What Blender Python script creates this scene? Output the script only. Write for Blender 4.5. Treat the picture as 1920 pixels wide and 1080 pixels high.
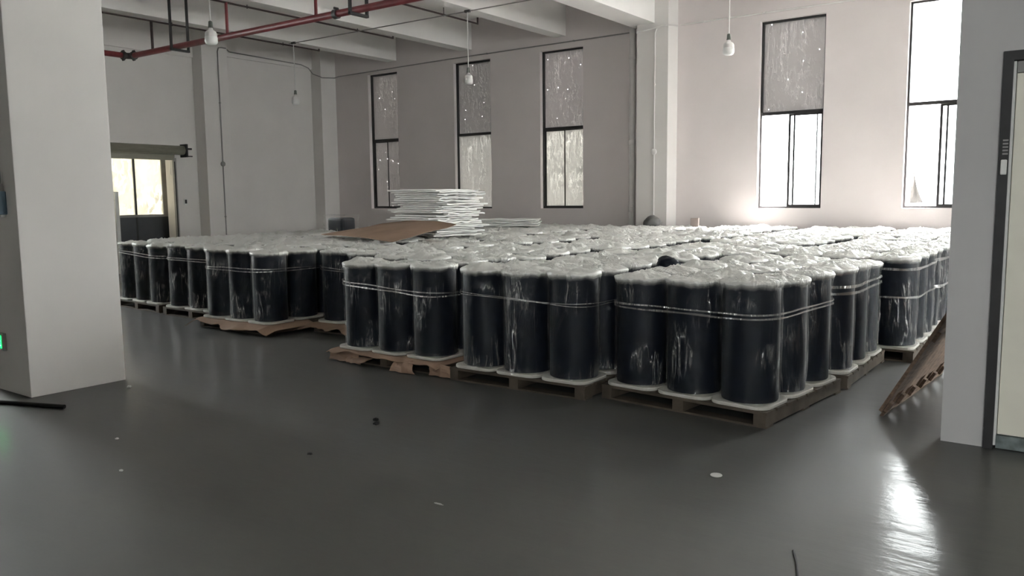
import bpy, bmesh, math, random
from mathutils import Vector, Matrix, noise
random.seed(7)
S = bpy.context.scene
C = S.collection
for o in list(bpy.data.objects): bpy.data.objects.remove(o)
PI = math.pi

# ------------------------------------------------------------------ camera
cam = bpy.data.cameras.new('camera'); co = bpy.data.objects.new('camera', cam); C.objects.link(co)
CAMH, PIT, ROLL, YAW = 1.6, 0.11150908, 0.01085576, 0.62925496
fw = Vector((-math.sin(YAW)*math.cos(PIT), math.cos(YAW)*math.cos(PIT), -math.sin(PIT)))
rt = Vector((math.cos(YAW), math.sin(YAW), 0)); dn = fw.cross(rt)
r2 = rt*math.cos(ROLL)+dn*math.sin(ROLL); d2 = dn*math.cos(ROLL)-rt*math.sin(ROLL)
mw = Matrix((r2, -d2, -fw)).transposed().to_4x4(); mw.translation = (0, 0, CAMH)
co.matrix_world = mw
cam.sensor_width = 36; cam.lens = 1526.8/1920*36; cam.clip_start = .05; cam.clip_end = 500
S.camera = co

# ------------------------------------------------------------------ sky and exposure
SKY = .6
w = bpy.data.worlds.new('overcast_sky'); S.world = w; w.use_nodes = True
bg = w.node_tree.nodes['Background']; bg.inputs[0].default_value = (1, .983, .972, 1); wn = w.node_tree.nodes; wk = w.node_tree.links
# overcast sky: brighter towards the zenith
tcw = wn.new('ShaderNodeTexCoord'); sx = wn.new('ShaderNodeSeparateXYZ'); wk.new(tcw.outputs['Generated'], sx.inputs[0])
mr = wn.new('ShaderNodeMapRange'); wk.new(sx.outputs[2], mr.inputs[0]); mr.inputs[3].default_value = SKY; mr.inputs[4].default_value = 3*SKY
wk.new(mr.outputs[0], bg.inputs[1])
sun = bpy.data.lights.new('hazy_sun', 'SUN'); sun.energy = 1.4; sun.angle = math.radians(28); sun.color = (1, .975, .945)
so = bpy.data.objects.new('hazy_sun', sun); C.objects.link(so); so.rotation_euler = Vector((-.42, -.75, -1.0)).to_track_quat('-Z', 'Y').to_euler()
S.view_settings.view_transform = 'Standard'; S.view_settings.look = 'None'
S.view_settings.gamma = 1; S.view_settings.use_curve_mapping = False
S.view_settings.exposure = 5.33

# room measures (metres; x along the window wall, y towards it)
XL, XR, YB, YW, ZC = -17.65, 10.5, -7.0, 15.6, 5.8
WIN = [(-16.0, -14.94), (-13.05, -11.92), (-10.51, -9.38), (-5.48, -4.28), (-2.9, -1.72), (-.3, .9), (4.6, 5.8), (7.1, 8.3)]
SILL, MID, TOP = 1.33, 3.12, 4.84
REARWIN_ADDED = [(2.2, 3.8), (5.6, 7.2)]  # rear windows added out of view, as fill for partition and floor
LEFTWIN_ADDED = [(3.9, 5.4)]  # unseen window added to light the left sides of the rolls
ENDWIN_ADDED = [(6.6, 7.8), (9.0, 10.2), (11.4, 12.6), (13.6, 14.8)]  # end-wall windows out of sight, added for light from the right
def portal(x, y, z, sx, sz, rot):
    l = bpy.data.lights.new('window_portal', 'AREA'); l.shape = 'RECTANGLE'; l.size = sx; l.size_y = sz
    l.cycles.is_portal = True; l.energy = 1
    o = bpy.data.objects.new('window_portal', l); C.objects.link(o); o.location = (x, y, z); o.rotation_euler = rot
for a, b in WIN[4:]: portal((a+b)/2, YW+.2, (SILL+TOP)/2, b-a, TOP-SILL, (-PI/2, 0, 0))
portal(-4.88, YW+.2, (SILL+MID)/2, 1.2, MID-SILL, (-PI/2, 0, 0))
for a, b in REARWIN_ADDED: portal((a+b)/2, YB-.22, 3.4, b-a, 2.4, (PI/2, 0, 0))
for a, b in LEFTWIN_ADDED: portal(XL-.28, (a+b)/2, (SILL+TOP)/2, b-a, TOP-SILL, (0, -PI/2, 0))
for a, b in ENDWIN_ADDED: portal(XR+.28, (a+b)/2, (SILL+TOP)/2, b-a, TOP-SILL, (0, PI/2, 0))

# ------------------------------------------------------------------ materials
def srgb(r, g, b):
    f = lambda c: (c/255/12.92) if c/255 <= .04045 else ((c/255+.055)/1.055)**2.4
    return (f(r), f(g), f(b), 1)
class NT:
    def __init__(s, name):
        s.m = bpy.data.materials.new(name); s.m.use_nodes = True; s.t = s.m.node_tree; s.t.nodes.clear()
        s.out = s.n('ShaderNodeOutputMaterial')
    def n(s, typ, **k):
        nd = s.t.nodes.new(typ)
        for a, v in k.items():
            if a.startswith('i_'):
                key = a[2:]; key = int(key) if key.isdigit() else key.replace('_', ' ')
                if isinstance(v, bpy.types.NodeSocket): s.t.links.new(v, nd.inputs[key])
                else: nd.inputs[key].default_value = v
            else: setattr(nd, a, v)
        return nd
    def l(s, a, b): s.t.links.new(a, b)
    def math(s, op, a, b=0.0, clamp=False):
        nd = s.n('ShaderNodeMath', operation=op, use_clamp=clamp)
        for i, v in enumerate((a, b)):
            if isinstance(v, bpy.types.NodeSocket): s.l(v, nd.inputs[i])
            else: nd.inputs[i].default_value = v
        return nd.outputs[0]
    def ramp(s, fac, a, b, lo, hi):
        nd = s.n('ShaderNodeMapRange', i_0=fac); nd.inputs[1].default_value = a; nd.inputs[2].default_value = b
        nd.inputs[3].default_value = lo; nd.inputs[4].default_value = hi
        return nd.outputs[0]
    def mixc(s, fac, a, b):
        nd = s.n('ShaderNodeMix', data_type='RGBA')
        for i, v in ((0, fac), (6, a), (7, b)):
            if isinstance(v, bpy.types.NodeSocket): s.l(v, nd.inputs[i])
            else: nd.inputs[i].default_value = v
        return nd.outputs[2]
    def noise(s, scale, detail=3, rough=.5, vec=None, stretch=None, kind='Object'):
        if vec is None:
            vec = s.n('ShaderNodeTexCoord').outputs[kind]
        if stretch:
            vec = s.n('ShaderNodeMapping', i_0=vec, i_3=stretch).outputs[0]
        return s.n('ShaderNodeTexNoise', i_Vector=vec, i_Scale=scale, i_Detail=detail, i_Roughness=rough).outputs[0]
    def mix(s, fac, a, b):
        nd = s.n('ShaderNodeMixShader')
        if isinstance(fac, bpy.types.NodeSocket): s.l(fac, nd.inputs[0])
        else: nd.inputs[0].default_value = fac
        s.l(a, nd.inputs[1]); s.l(b, nd.inputs[2]); return nd.outputs[0]
    def done(s, sh): s.l(sh, s.out.inputs[0]); return s.m
def simple(name, col, rough=.6, metal=0, var=.12, scale=6, bump=0, spec=.5, stretch=None, col2=None):
    t = NT(name); nz = t.noise(scale, 4, stretch=stretch)
    lo = tuple(c*(1-var) for c in col[:3])+(1,); hi = col2 or tuple(min(1, c*(1+var)) for c in col[:3])+(1,)
    c = t.mixc(t.ramp(nz, .3, .7, 0, 1), lo, hi)
    p = t.n('ShaderNodeBsdfPrincipled', i_Base_Color=c, i_Roughness=rough, i_Metallic=metal)
    p.inputs['Specular IOR Level'].default_value = spec
    if bump:
        b = t.n('ShaderNodeBump', i_Height=nz, i_Strength=bump, i_Distance=.01); t.l(b.outputs[0], p.inputs['Normal'])
    return t.done(p.outputs[0])
M = {}
M['wallpink'] = simple('window_wall_paint', (.76, .70, .69, 1), .75, var=.03, scale=1.2, bump=.03, spec=.3)
M['wall'] = simple('wall_paint', (.80, .77, .745, 1), .75, var=.03, scale=1.2, bump=.03, spec=.3)
M['beam'] = simple('beam_paint', (.90, .88, .855, 1), .75, var=.03, scale=1.5, bump=.04, spec=.3)
M['partition'] = simple('partition_paint', (.55, .54, .54, 1), .6, var=.03, scale=2, spec=.3)
M['cream'] = simple('cream_panel', (.86, .83, .72, 1), .35, var=.05, scale=3)
M['grey_skirting'] = simple('skirting_stone', (.18, .21, .21, 1), .4, var=.4, scale=14)
M['dark_frame'] = simple('dark_metal_frame', (.025, .024, .025, 1), .45, var=.2)
M['black'] = simple('black_rubber', (.008, .008, .008, 1), .6)
M['red'] = simple('red_pipe_paint', (.21, .035, .04, 1), .4, var=.15, scale=8)
M['darkpipe'] = simple('dark_pipe_paint', (.045, .025, .025, 1), .5)
M['iron'] = simple('cast_iron', (.06, .055, .055, 1), .5)
M['conduit'] = simple('conduit_grey', (.30, .29, .28, 1), .5)
M['pvc'] = simple('pvc_pipe', (.78, .75, .73, 1), .45, var=.04)
M['bulb'] = simple('bulb_plastic', (.80, .79, .77, 1), .3, var=.02)
M['holder'] = simple('lamp_holder', (.14, .15, .13, 1), .5)
M['cord'] = simple('white_cord', (.72, .71, .69, 1), .5)
M['shutter'] = simple('shutter_metal', (.30, .29, .24, 1), .4, metal=.4, var=.08, stretch=(1, 1, 12))
M['pallet'] = simple('pallet_wood', (.075, .058, .042, 1), .8, var=.4, scale=5, bump=.3, stretch=(1, 1, 1))
M['oldpallet'] = simple('weathered_pallet_wood', (.15, .10, .07, 1), .8, var=.4, scale=7, bump=.3, stretch=(6, 1, 6))
M['card'] = simple('brown_cardboard', (.30, .195, .135, 1), .75, var=.12, scale=3)
M['pad'] = simple('white_pad', (.52, .50, .46, 1), .6, var=.1, scale=9)
def foam():
    t = NT('white_foam_board'); nz = t.noise(6, 4); c = t.mixc(t.ramp(nz, .3, .7, 0, 1), (.90, .89, .86, 1), (.96, .955, .93, 1))
    return t.done(t.mix(.05, t.n('ShaderNodeBsdfDiffuse', i_Color=c).outputs[0], t.n('ShaderNodeBsdfTranslucent', i_Color=c).outputs[0]))
M['board'] = foam()
M['roll'] = simple('black_roll', (.0055, .008, .0145, 1), .5, var=.25, scale=10, spec=.15)
M['blue'] = simple('blue_plastic', (.10, .16, .22, 1), .4)
M['white'] = simple('white_plastic', (.75, .75, .73, 1), .4, var=.04)
M['greybag'] = simple('grey_bag', (.16, .16, .155, 1), .6, var=.3, bump=.4)
M['outside'] = simple('outside_concrete', (.58, .57, .55, 1), .8)
M['slate'] = simple('slate_panel', (.055, .06, .068, 1), .4, var=.1)
M['chip'] = simple('pale_chip', (.5, .5, .48, 1), .5)
M['brick'] = simple('dull_box', (.30, .25, .23, 1), .8)

def floor_mat():
    t = NT('polished_concrete'); tc = t.n('ShaderNodeTexCoord').outputs['Object']
    big = t.noise(.35, 5, .6, tc); fine = t.noise(7, 6, .65, tc); streak = t.noise(1.1, 4, .6, tc, (1, 3.5, 1))
    f = t.math('ADD', t.math('MULTIPLY', big, .5), t.math('ADD', t.math('MULTIPLY', streak, .3), t.math('MULTIPLY', fine, .2)))
    c = t.mixc(t.ramp(f, .42, .58, 0, 1), (.013, .0125, .0098, 1), (.041, .0392, .0315, 1))
    p = t.n('ShaderNodeBsdfPrincipled', i_Base_Color=c)
    t.l(t.ramp(f, .35, .65, .52, .70), p.inputs['Roughness']); p.inputs['IOR'].default_value = 1.6
    p.inputs['Specular IOR Level'].default_value = 1.0
    p.inputs['Coat Weight'].default_value = .28
    t.l(t.ramp(t.math('ADD', t.math('MULTIPLY', streak, .6), t.math('MULTIPLY', fine, .4)), .35, .65, .10, .20), p.inputs['Coat Roughness'])
    b = t.n('ShaderNodeBump', i_Height=t.math('ADD', streak, t.math('MULTIPLY', fine, .3)), i_Strength=.22, i_Distance=.02); t.l(b.outputs[0], p.inputs['Normal']); t.l(b.outputs[0], p.inputs['Coat Normal'])
    return t.done(p.outputs[0])
M['floor'] = floor_mat()

def film_mat(name, op, op_top, ztop=.815):
    t = NT(name); tc = t.n('ShaderNodeTexCoord').outputs['Object']
    z = t.n('ShaderNodeSeparateXYZ', i_0=tc).outputs[2]
    info = t.n('ShaderNodeObjectInfo').outputs['Random']
    off = t.n('ShaderNodeVectorMath', operation='ADD', i_0=tc, i_1=t.n('ShaderNodeCombineXYZ', i_0=t.math('MULTIPLY', info, 31.0), i_1=t.math('MULTIPLY', info, 17.0)).outputs[0]).outputs[0]
    diag = t.n('ShaderNodeMapping', i_0=off, i_2=(.5, .35, .4), i_3=(3.2, 3.2, .5)).outputs[0]
    n1 = t.noise(4.2, 2, .5, diag); n2 = t.noise(13, 2, .5, diag); big = t.noise(2.6, 2, .5, off)
    ridge = t.math('SUBTRACT', 1.0, t.math('MULTIPLY', t.math('ABSOLUTE', t.math('SUBTRACT', n1, .5)), 11.0), True)
    ridge2 = t.math('SUBTRACT', 1.0, t.math('MULTIPLY', t.math('ABSOLUTE', t.math('SUBTRACT', n2, .5)), 9.0), True)
    patch = t.ramp(big, .50, .62, 0, 1)
    top = t.ramp(t.math('ADD', z, t.math('MULTIPLY', t.math('SUBTRACT', n1, .5), .05)), ztop, ztop+.045, 0, 1)
    h = t.math('MULTIPLY', t.math('ADD', ridge, t.math('MULTIPLY', ridge2, .45)), t.math('ADD', t.math('MULTIPLY', patch, .85), .15))
    b = t.n('ShaderNodeBump', i_Height=h, i_Strength=.8, i_Distance=.014).outputs[0]
    lw = t.n('ShaderNodeLayerWeight', i_Blend=.25, i_Normal=b).outputs['Facing']
    side = t.math('ADD', t.math('MULTIPLY', t.math('POWER', lw, 2.5), .60), t.math('ADD', op, t.math('MULTIPLY', t.math('MULTIPLY', t.math('POWER', ridge, 2.5), patch), .26)))
    fac = t.math('ADD', t.math('MULTIPLY', top, op_top), t.math('MULTIPLY', t.math('SUBTRACT', 1.0, top), side), True)
    d = t.n('ShaderNodeBsdfDiffuse', i_Color=(.90, .89, .85, 1), i_Normal=b).outputs[0]
    tr = t.n('ShaderNodeBsdfTranslucent', i_Color=(.90, .89, .85, 1), i_Normal=b).outputs[0]
    g = t.n('ShaderNodeBsdfGlossy', i_Color=(1, 1, 1, 1), i_Roughness=t.ramp(top, 0, 1, .09, .30), i_Normal=b).outputs[0]
    gw = t.math('ADD', t.ramp(top, 0, 1, .78, .14), t.math('MULTIPLY', top, t.math('MULTIPLY', t.math('POWER', lw, 4.0), .5)), True)
    f = t.mix(gw, t.mix(.18, d, tr), g)
    return t.done(t.mix(fac, t.n('ShaderNodeBsdfTransparent').outputs[0], f))
M['film'] = film_mat('clear_bag_film', .022, .95)
M['band'] = film_mat('stretch_band_film', .24, .24, 50)

def pane_film(name, col, gl=.25, holes=True, scale=1.0):
    # crinkled silver plastic sheet stuck on the glass, lets a little daylight through
    t = NT(name); tc = t.n('ShaderNodeTexCoord').outputs['Object']
    n1 = t.noise(2.2*scale, 5, .65, tc, (1.6, 1, .7)); n2 = t.noise(6*scale, 3, .6, tc, (2, 1, .55))
    ridge = t.math('SUBTRACT', 1.0, t.math('MULTIPLY', t.math('ABSOLUTE', t.math('SUBTRACT', n2, .5)), 14.0), True)
    patch = t.ramp(n1, .44, .6, 0, 1)
    cr = t.math('MULTIPLY', ridge, patch)
    c = t.mixc(cr, col, tuple(min(1, x*2.1) for x in col[:3])+(1,))
    c2 = t.mixc(t.ramp(n1, .3, .7, 0, .9), c, tuple(x*.6 for x in col[:3])+(1,))
    c2 = t.mixc(t.math('MULTIPLY', cr, .55), c2, c)
    b = t.n('ShaderNodeBump', i_Height=t.math('ADD', t.math('MULTIPLY', n1, 1.2), cr), i_Strength=.5, i_Distance=.02).outputs[0]
    tr = t.n('ShaderNodeBsdfTranslucent', i_Color=c2).outputs[0]
    df = t.n('ShaderNodeBsdfDiffuse', i_Color=(.34, .335, .33, 1), i_Normal=b).outputs[0]
    g = t.n('ShaderNodeBsdfGlossy', i_Color=(.6, .6, .6, 1), i_Roughness=.3, i_Normal=b).outputs[0]
    add = t.n('ShaderNodeAddShader'); t.l(tr, add.inputs[0]); t.l(t.mix(gl, df, g), add.inputs[1])
    sh = add.outputs[0]
    if holes:
        sp = t.n('ShaderNodeSeparateXYZ', i_0=tc)
        info = t.n('ShaderNodeObjectInfo').outputs['Random']
        v2 = t.n('ShaderNodeCombineXYZ', i_0=t.math('ADD', sp.outputs[0], t.math('MULTIPLY', info, 40.0)), i_1=sp.outputs[2]).outputs[0]
        v = t.n('ShaderNodeTexVoronoi', voronoi_dimensions='2D', i_Vector=v2, i_Scale=3.6*scale); v.inputs['Randomness'].default_value = 1
        sel = t.math('GREATER_THAN', t.n('ShaderNodeSeparateColor', i_0=v.outputs['Color']).outputs[0], .66)
        hole = t.math('MULTIPLY', sel, t.math('LESS_THAN', v.outputs['Distance'], .024))
        sh = t.mix(hole, sh, t.n('ShaderNodeBsdfTransparent').outputs[0])
    return t.done(sh)
M['pf_dark'] = pane_film('pane_sheet_dark', (.045, .043, .042, 1))
M['pf_mid'] = pane_film('pane_sheet_mid', (.040, .0385, .038, 1))
M['pf_up'] = pane_film('pane_sheet_pale', (.056, .0535, .053, 1))
M['pf_bright'] = pane_film('pane_sheet_thin', (.098, .0975, .0925, 1), .2, False)
M['pf_low2'] = pane_film('pane_sheet_thin_grey', (.078, .0775, .0745, 1), .2, False)
M['pf_torn'] = pane_film('torn_sheet_film', (.055, .052, .046, 1), .1, False)
M['frosted'] = pane_film('frosted_glass', (.20, .195, .168, 1), .1, False)
def glass_mat():
    t = NT('window_glass'); fr = t.n('ShaderNodeFresnel', i_IOR=1.45).outputs[0]
    return t.done(t.mix(fr, t.n('ShaderNodeBsdfTransparent', i_Color=(.92, .95, .95, 1)).outputs[0], t.n('ShaderNodeBsdfGlossy', i_Roughness=.02).outputs[0]))
M['glass'] = glass_mat()
def emit(name, col, st):
    t = NT(name); nz = t.noise(40, 1)
    e = t.n('ShaderNodeEmission', i_Color=col, i_Strength=st)
    return t.done(e.outputs[0])
M['green'] = emit('lit_green_sign', (.01, .75, .12, 1), .085)
M['greenwhite'] = emit('lit_sign_figure', (.35, 1, .5, 1), .085)

# ------------------------------------------------------------------ helpers
class MB:
    def __init__(s): s.v = []; s.f = []; s.smooth = False
    def add(s, vs, fs):
        o = len(s.v); s.v += [tuple(p) for p in vs]; s.f += [tuple(i+o for i in f) for f in fs]; return s
    def box(s, x0, x1, y0, y1, z0, z1, mat=None):
        vs = [Vector((x, y, z)) for z in (z0, z1) for y in (y0, y1) for x in (x0, x1)]
        if mat is not None: vs = [mat @ p for p in vs]
        return s.add(vs, [(0, 2, 3, 1), (4, 5, 7, 6), (0, 1, 5, 4), (2, 6, 7, 3), (0, 4, 6, 2), (1, 3, 7, 5)])
    def bev(s, x0, x1, y0, y1, z0, z1, b, mat=None):
        bm = bmesh.new(); bmesh.ops.create_cube(bm, size=1)
        for v in bm.verts: v.co = Vector(((x0+x1)/2+v.co.x*(x1-x0), (y0+y1)/2+v.co.y*(y1-y0), (z0+z1)/2+v.co.z*(z1-z0)))
        bmesh.ops.bevel(bm, geom=bm.edges[:], offset=b, segments=2, affect='EDGES', profile=.6)
        bm.verts.index_update()
        s.add([(mat @ v.co if mat is not None else v.co) for v in bm.verts], [[v.index for v in f.verts] for f in bm.faces]); bm.free(); return s
    def tube(s, pts, r, n=10, cap=True):
        pts = [Vector(p) for p in pts]; rings = []; o = len(s.v)
        prev = None
        for i, p in enumerate(pts):
            d = ((pts[min(i+1, len(pts)-1)]-p).normalized()+(p-pts[max(i-1, 0)]).normalized()).normalized()
            if prev is None: u = d.orthogonal().normalized()
            else: u = (prev-d*prev.dot(d)).normalized()
            prev = u; v = d.cross(u); rr = r[i] if isinstance(r, (list, tuple)) else r
            for k in range(n):
                a = 2*PI*k/n; s.v.append(tuple(p+(u*math.cos(a)+v*math.sin(a))*rr))
        for i in range(len(pts)-1):
            for k in range(n):
                a = o+i*n+k; b = o+i*n+(k+1) % n; s.f.append((a, b, b+n, a+n))
        if cap:
            s.f.append(tuple(o+k for k in reversed(range(n)))); s.f.append(tuple(o+(len(pts)-1)*n+k for k in range(n)))
        s.smooth = True; return s
    def lathe(s, prof, n=20, c=(0, 0, 0)):
        o = len(s.v); m = len(prof)
        for r, z in prof:
            for k in range(n):
                a = 2*PI*k/n; s.v.append((c[0]+r*math.cos(a), c[1]+r*math.sin(a), c[2]+z))
        for i in range(m-1):
            for k in range(n):
                a = o+i*n+k; b = o+i*n+(k+1) % n; s.f.append((a, b, b+n, a+n))
        s.f.append(tuple(o+k for k in reversed(range(n)))); s.f.append(tuple(o+(m-1)*n+k for k in range(n)))
        s.smooth = True; return s
    def mesh(s, name, mat):
        me = bpy.data.meshes.new(name); me.from_pydata(s.v, [], s.f); me.materials.append(M[mat] if isinstance(mat, str) else mat)
        if s.smooth:
            me.polygons.foreach_set('use_smooth', [True]*len(me.polygons)); me.set_sharp_from_angle(angle=math.radians(50))
        me.update(); return me
    def build(s, name, mat, parent=None, loc=None):
        o = bpy.data.objects.new(name, s.mesh(name, mat)); C.objects.link(o)
        if parent is not None: o.parent = parent
        if loc is not None: o.location = loc
        return o
def obj(name, me, parent=None, loc=(0, 0, 0), rz=0):
    o = bpy.data.objects.new(name, me); C.objects.link(o); o.parent = parent; o.location = loc; o.rotation_euler = (0, 0, rz); return o
def empty(name, loc=(0, 0, 0), rz=0):
    o = bpy.data.objects.new(name, None); C.objects.link(o); o.location = loc; o.rotation_euler = (0, 0, rz); o.empty_display_size = .1; return o
def tag(o, label, cat, group=None, kind=None):
    o['label'] = label; o['category'] = cat
    if group: o['group'] = group
    if kind: o['kind'] = kind
    return o
def struct(o, label=None, cat=None):
    o['kind'] = 'structure'
    if label: o['label'] = label
    if cat: o['category'] = cat
    return o

# ------------------------------------------------------------------ the room shell
struct(MB().box(XL-2, XR+.3, YB-.3, YW+.3, -.2, 0).build('floor', 'floor'), 'dark polished concrete floor of the hall', 'floor')
struct(MB().box(XL-.3, XR+.3, YB-.3, YW+.3, ZC, ZC+.25).build('ceiling', 'beam'), 'painted concrete ceiling slab above the beams', 'ceiling')
# window wall, pierced
m = MB(); xs = XL-.3
for a, b in WIN:
    m.box(xs, a, YW, YW+.24, 0, ZC); m.box(a, b, YW, YW+.24, 0, SILL); m.box(a, b, YW, YW+.24, TOP, ZC); xs = b
m.box(xs, XR+.3, YW, YW+.24, 0, ZC)
struct(m.build('wall_right', 'wallpink'), 'long pale wall with tall narrow windows behind the rolls', 'wall')
# left wall with the roller-door opening
DY0, DY1, DZ = 7.9, 10.87, 2.56
m = MB(); ys = YB
for a, b in LEFTWIN_ADDED:
    m.box(XL-.3, XL, ys, a, 0, ZC); m.box(XL-.3, XL, a, b, 0, SILL); m.box(XL-.3, XL, a, b, TOP, ZC); ys = b
m.box(XL-.3, XL, ys, DY0, 0, ZC); m.box(XL-.3, XL, DY1, YW, 0, ZC); m.box(XL-.3, XL, DY0, DY1, DZ, ZC)
m.box(XL, XL+.05, YB, 11.51, 4.94, ZC); m.box(XL, XL+.05, 12.2, 15.1, 5.08, ZC)
struct(m.build('wall_left', 'wall'), 'pale wall with the roller door at the far left', 'wall')
m = MB(); xs = XL-.3
for a, b in REARWIN_ADDED:
    m.box(xs, a, YB-.24, YB, 0, ZC); m.box(a, b, YB-.24, YB, 0, 2.2); m.box(a, b, YB-.24, YB, 4.6, ZC); xs = b
m.box(xs, XR+.3, YB-.24, YB, 0, ZC)
struct(m.build('wall_rear', 'wall'), 'pale wall behind the viewer', 'wall')
m = MB(); ys = YB
for a, b in ENDWIN_ADDED:
    m.box(XR, XR+.3, ys, a, 0, ZC); m.box(XR, XR+.3, a, b, 0, SILL); m.box(XR, XR+.3, a, b, TOP, ZC); ys = b
m.box(XR, XR+.3, ys, YW, 0, ZC)
struct(m.build('wall_far_right', 'wall'), 'pale end wall out of sight beyond the partition', 'wall')
# columns
for nm, (x0, x1, y0, y1), lab in (
    ('column', (-7.83, -7.06, 2.97, 3.77), 'broad pale column standing free at the left of the picture'),
    ('column', (-7.85, -7.16, 15.15, YW), 'pale column engaged in the window wall beside the drainpipe'),
    ('column', (XL, -17.25, 15.08, YW), 'narrow pale column in the far corner of the room'),
    ('column', (XL, -17.25, 11.51, 12.2), 'pale column on the left wall between roller door and corner'),
    ('column', (-.57, .2, 6.02, 6.75), 'pale column hidden behind the grey partition'),
    ('column', (2.2, 2.9, 15.15, YW), 'pale column on the window wall out of sight')):
    mb = MB().bev(x0, x1, y0, y1, 0, ZC, .006); struct(mb.build(nm, 'wall'), lab, 'column')
# ceiling beams run towards the window wall
beams = [(-15.28, -14.95, 5.1), (-12.8, -12.47, 5.1), (-10.14, -9.82, 5.1), (-8.02, -7.46, 5.0), (-5.3, -4.97, 5.3), (-2.8, -2.47, 5.1), (0, .33, 5.1), (2.2, 2.76, 5.0), (5.0, 5.33, 5.1), (7.5, 7.83, 5.1)]
lab = ['first ceiling beam, next to the left wall', 'second ceiling beam from the left wall', 'third ceiling beam from the left wall', 'deep ceiling beam landing on the column by the drainpipe',
       'ceiling beam above the half-covered window', 'ceiling beam above the fully bright window', 'ceiling beam above the partition', 'deep ceiling beam right of the partition', 'ceiling beam out of sight at right', 'last ceiling beam out of sight at right']
for (a, b, z), l in zip(beams, lab):
    struct(MB().box(a, b, YB, YW, z, ZC).build('ceiling_beam', 'beam'), 'pale painted concrete '+l, 'beam')

# partition with the doorway at right
PX, PY = -.785, 5.78
m = MB().box(PX, -.545, PY, PY+.2, 0, ZC); m.box(-.545, .55, PY, PY+.2, 2.43, ZC); m.box(.55, 3.2, PY, PY+.2, 0, ZC)
struct(m.build('wall_partition', 'partition'), 'plain grey partition wall at the right of the picture', 'wall')
d = struct(empty('door_1', (0, PY, 0)), 'cream door panel in a dark metal frame at right edge', 'door')
fm = MB().box(-.545, -.492, -.02, .12, 0, 2.43); fm.box(.497, .55, -.02, .12, 0, 2.43); fm.box(-.492, .497, -.02, .12, 2.375, 2.43)
fm.build('door_frame', 'dark_frame', d)
MB().box(-.492, -.478, .005, .06, .02, 2.37).build('jamb_strip', 'white', d)
MB().bev(-.474, .49, .02, .065, .09, 2.30, .004).build('door_leaf', 'cream', d)
MB().box(-.474, .49, .02, .065, 2.305, 2.37).build('head_panel', 'conduit', d)
MB().box(-.478, .49, .0, .065, .005, .085).build('kick_plate', 'grey_skirting', d)
lk = MB(); [lk.box(-.525, -.497, -.032, -.02, 1.82+.02*k, 1.83+.02*k) for k in range(5)]
lk.build('strike_slats', 'conduit', d)
MB().bev(-.53, -.498, -.045, -.02, 1.70, 1.79, .006).build('latch', 'white', d)

# windows
def pane(name, x0, x1, z0, z1, mat, par, y=.06, th=.006):
    # the sheet keeps a true object origin so its crinkles differ per pane
    return MB().box(-(x1-x0)/2, (x1-x0)/2, 0, th, 0, z1-z0).build(name, mat, par, ((x0+x1)/2, y, z0))
spec = [('pf_dark', 'pf_dark', 'pf_dark'), ('pf_mid', 'pf_low2', 'pf_low2'), ('pf_up', 'pf_bright', 'pf_bright'), ('pf_up', None, 'glass'), ('glass', None, 'glass'), ('glass', 'glass', 'glass'), ('glass', 'glass', 'glass'), ('glass', 'glass', 'glass')]
wl = ['tall dark-framed window beside the room corner, dull grey sheets over its panes', 'tall window behind the white board stack, grey crinkled sheets over its panes',
      'tall window left of the drainpipe with glowing pale sheets below', 'tall window with grey sheet above and bright open panes below', 'tall bright window with clear panes next to the partition',
      'clear window hidden behind the partition', 'clear window out of sight at right', 'last clear window out of sight at right']
for i, ((a, b), (u, l, r)) in enumerate(zip(WIN, spec)):
    e = struct(empty('window_%d' % (i+1), ((a+b)/2, YW+.10, SILL)), wl[i], 'window')
    W = (b-a)/2; Hh = TOP-SILL; mz = MID-SILL; fr = .035
    f = MB().box(-W, -W+fr, 0, .09, 0, Hh); f.box(W-fr, W, 0, .09, 0, Hh); f.box(-W+fr, W-fr, 0, .09, Hh-fr, Hh); f.box(-W+fr, W-fr, 0, .09, 0, fr)
    f.build('window_frame', 'dark_frame', e)
    MB().box(-W+fr, W-fr, -.005, .09, mz-.03, mz+.03).build('transom', 'dark_frame', e)
    pane('upper_pane', -W+fr, W-fr, mz+.03, Hh-fr, M[u], e)
    for side, mat in ((0, l), (1, r)):
        if i == 1:
            if side: continue
            pane('covering_sheet', -W+fr, W-fr, fr, mz-.03, M[mat], e, .04); continue
        x0, x1 = (-W+fr, .0) if side == 0 else (0, W-fr)
        yo = .02 if side else .055
        if i in (3, 4) and side == 0: continue      # the left sash is slid open
        if i in (3, 4):
            # the slid sash stands behind the fixed one, a hand's breadth to the left: its uprights show too
            q0, q1 = -.075, W-fr-.10; st = .042
            sb = MB().box(q0, q0+st, .056, .084, fr, mz-.03).box(q1-.022, q1, .056, .084, fr, mz-.03).box(q0+st, q1-.022, .056, .084, fr, fr+.03).box(q0+st, q1-.022, .056, .084, mz-.06, mz-.03).build('slid_sash', 'dark_frame', e)
            pane('pane', q0+st, q1-.022, fr+.03, mz-.06, M['glass'], sb, .068); x0 = .03
        s = MB(); st = .032 if i > 2 else .022
        s.box(x0, x0+st, yo, yo+.03, fr, mz-.03); s.box(x1-st, x1, yo, yo+.03, fr, mz-.03); s.box(x0+st, x1-st, yo, yo+.03, fr, fr+st); s.box(x0+st, x1-st, yo, yo+.03, mz-.03-st, mz-.03)
        sa = s.build('sash', 'dark_frame', e)
        pane('pane', x0+st, x1-st, fr+st, mz-.03-st, M[mat], sa, yo+.012)
        if side and i > 2: MB().bev(x0+.004, x0+.026, yo-.02, yo, .72, .82, .004).build('sash_latch', 'dark_frame', sa)

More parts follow.
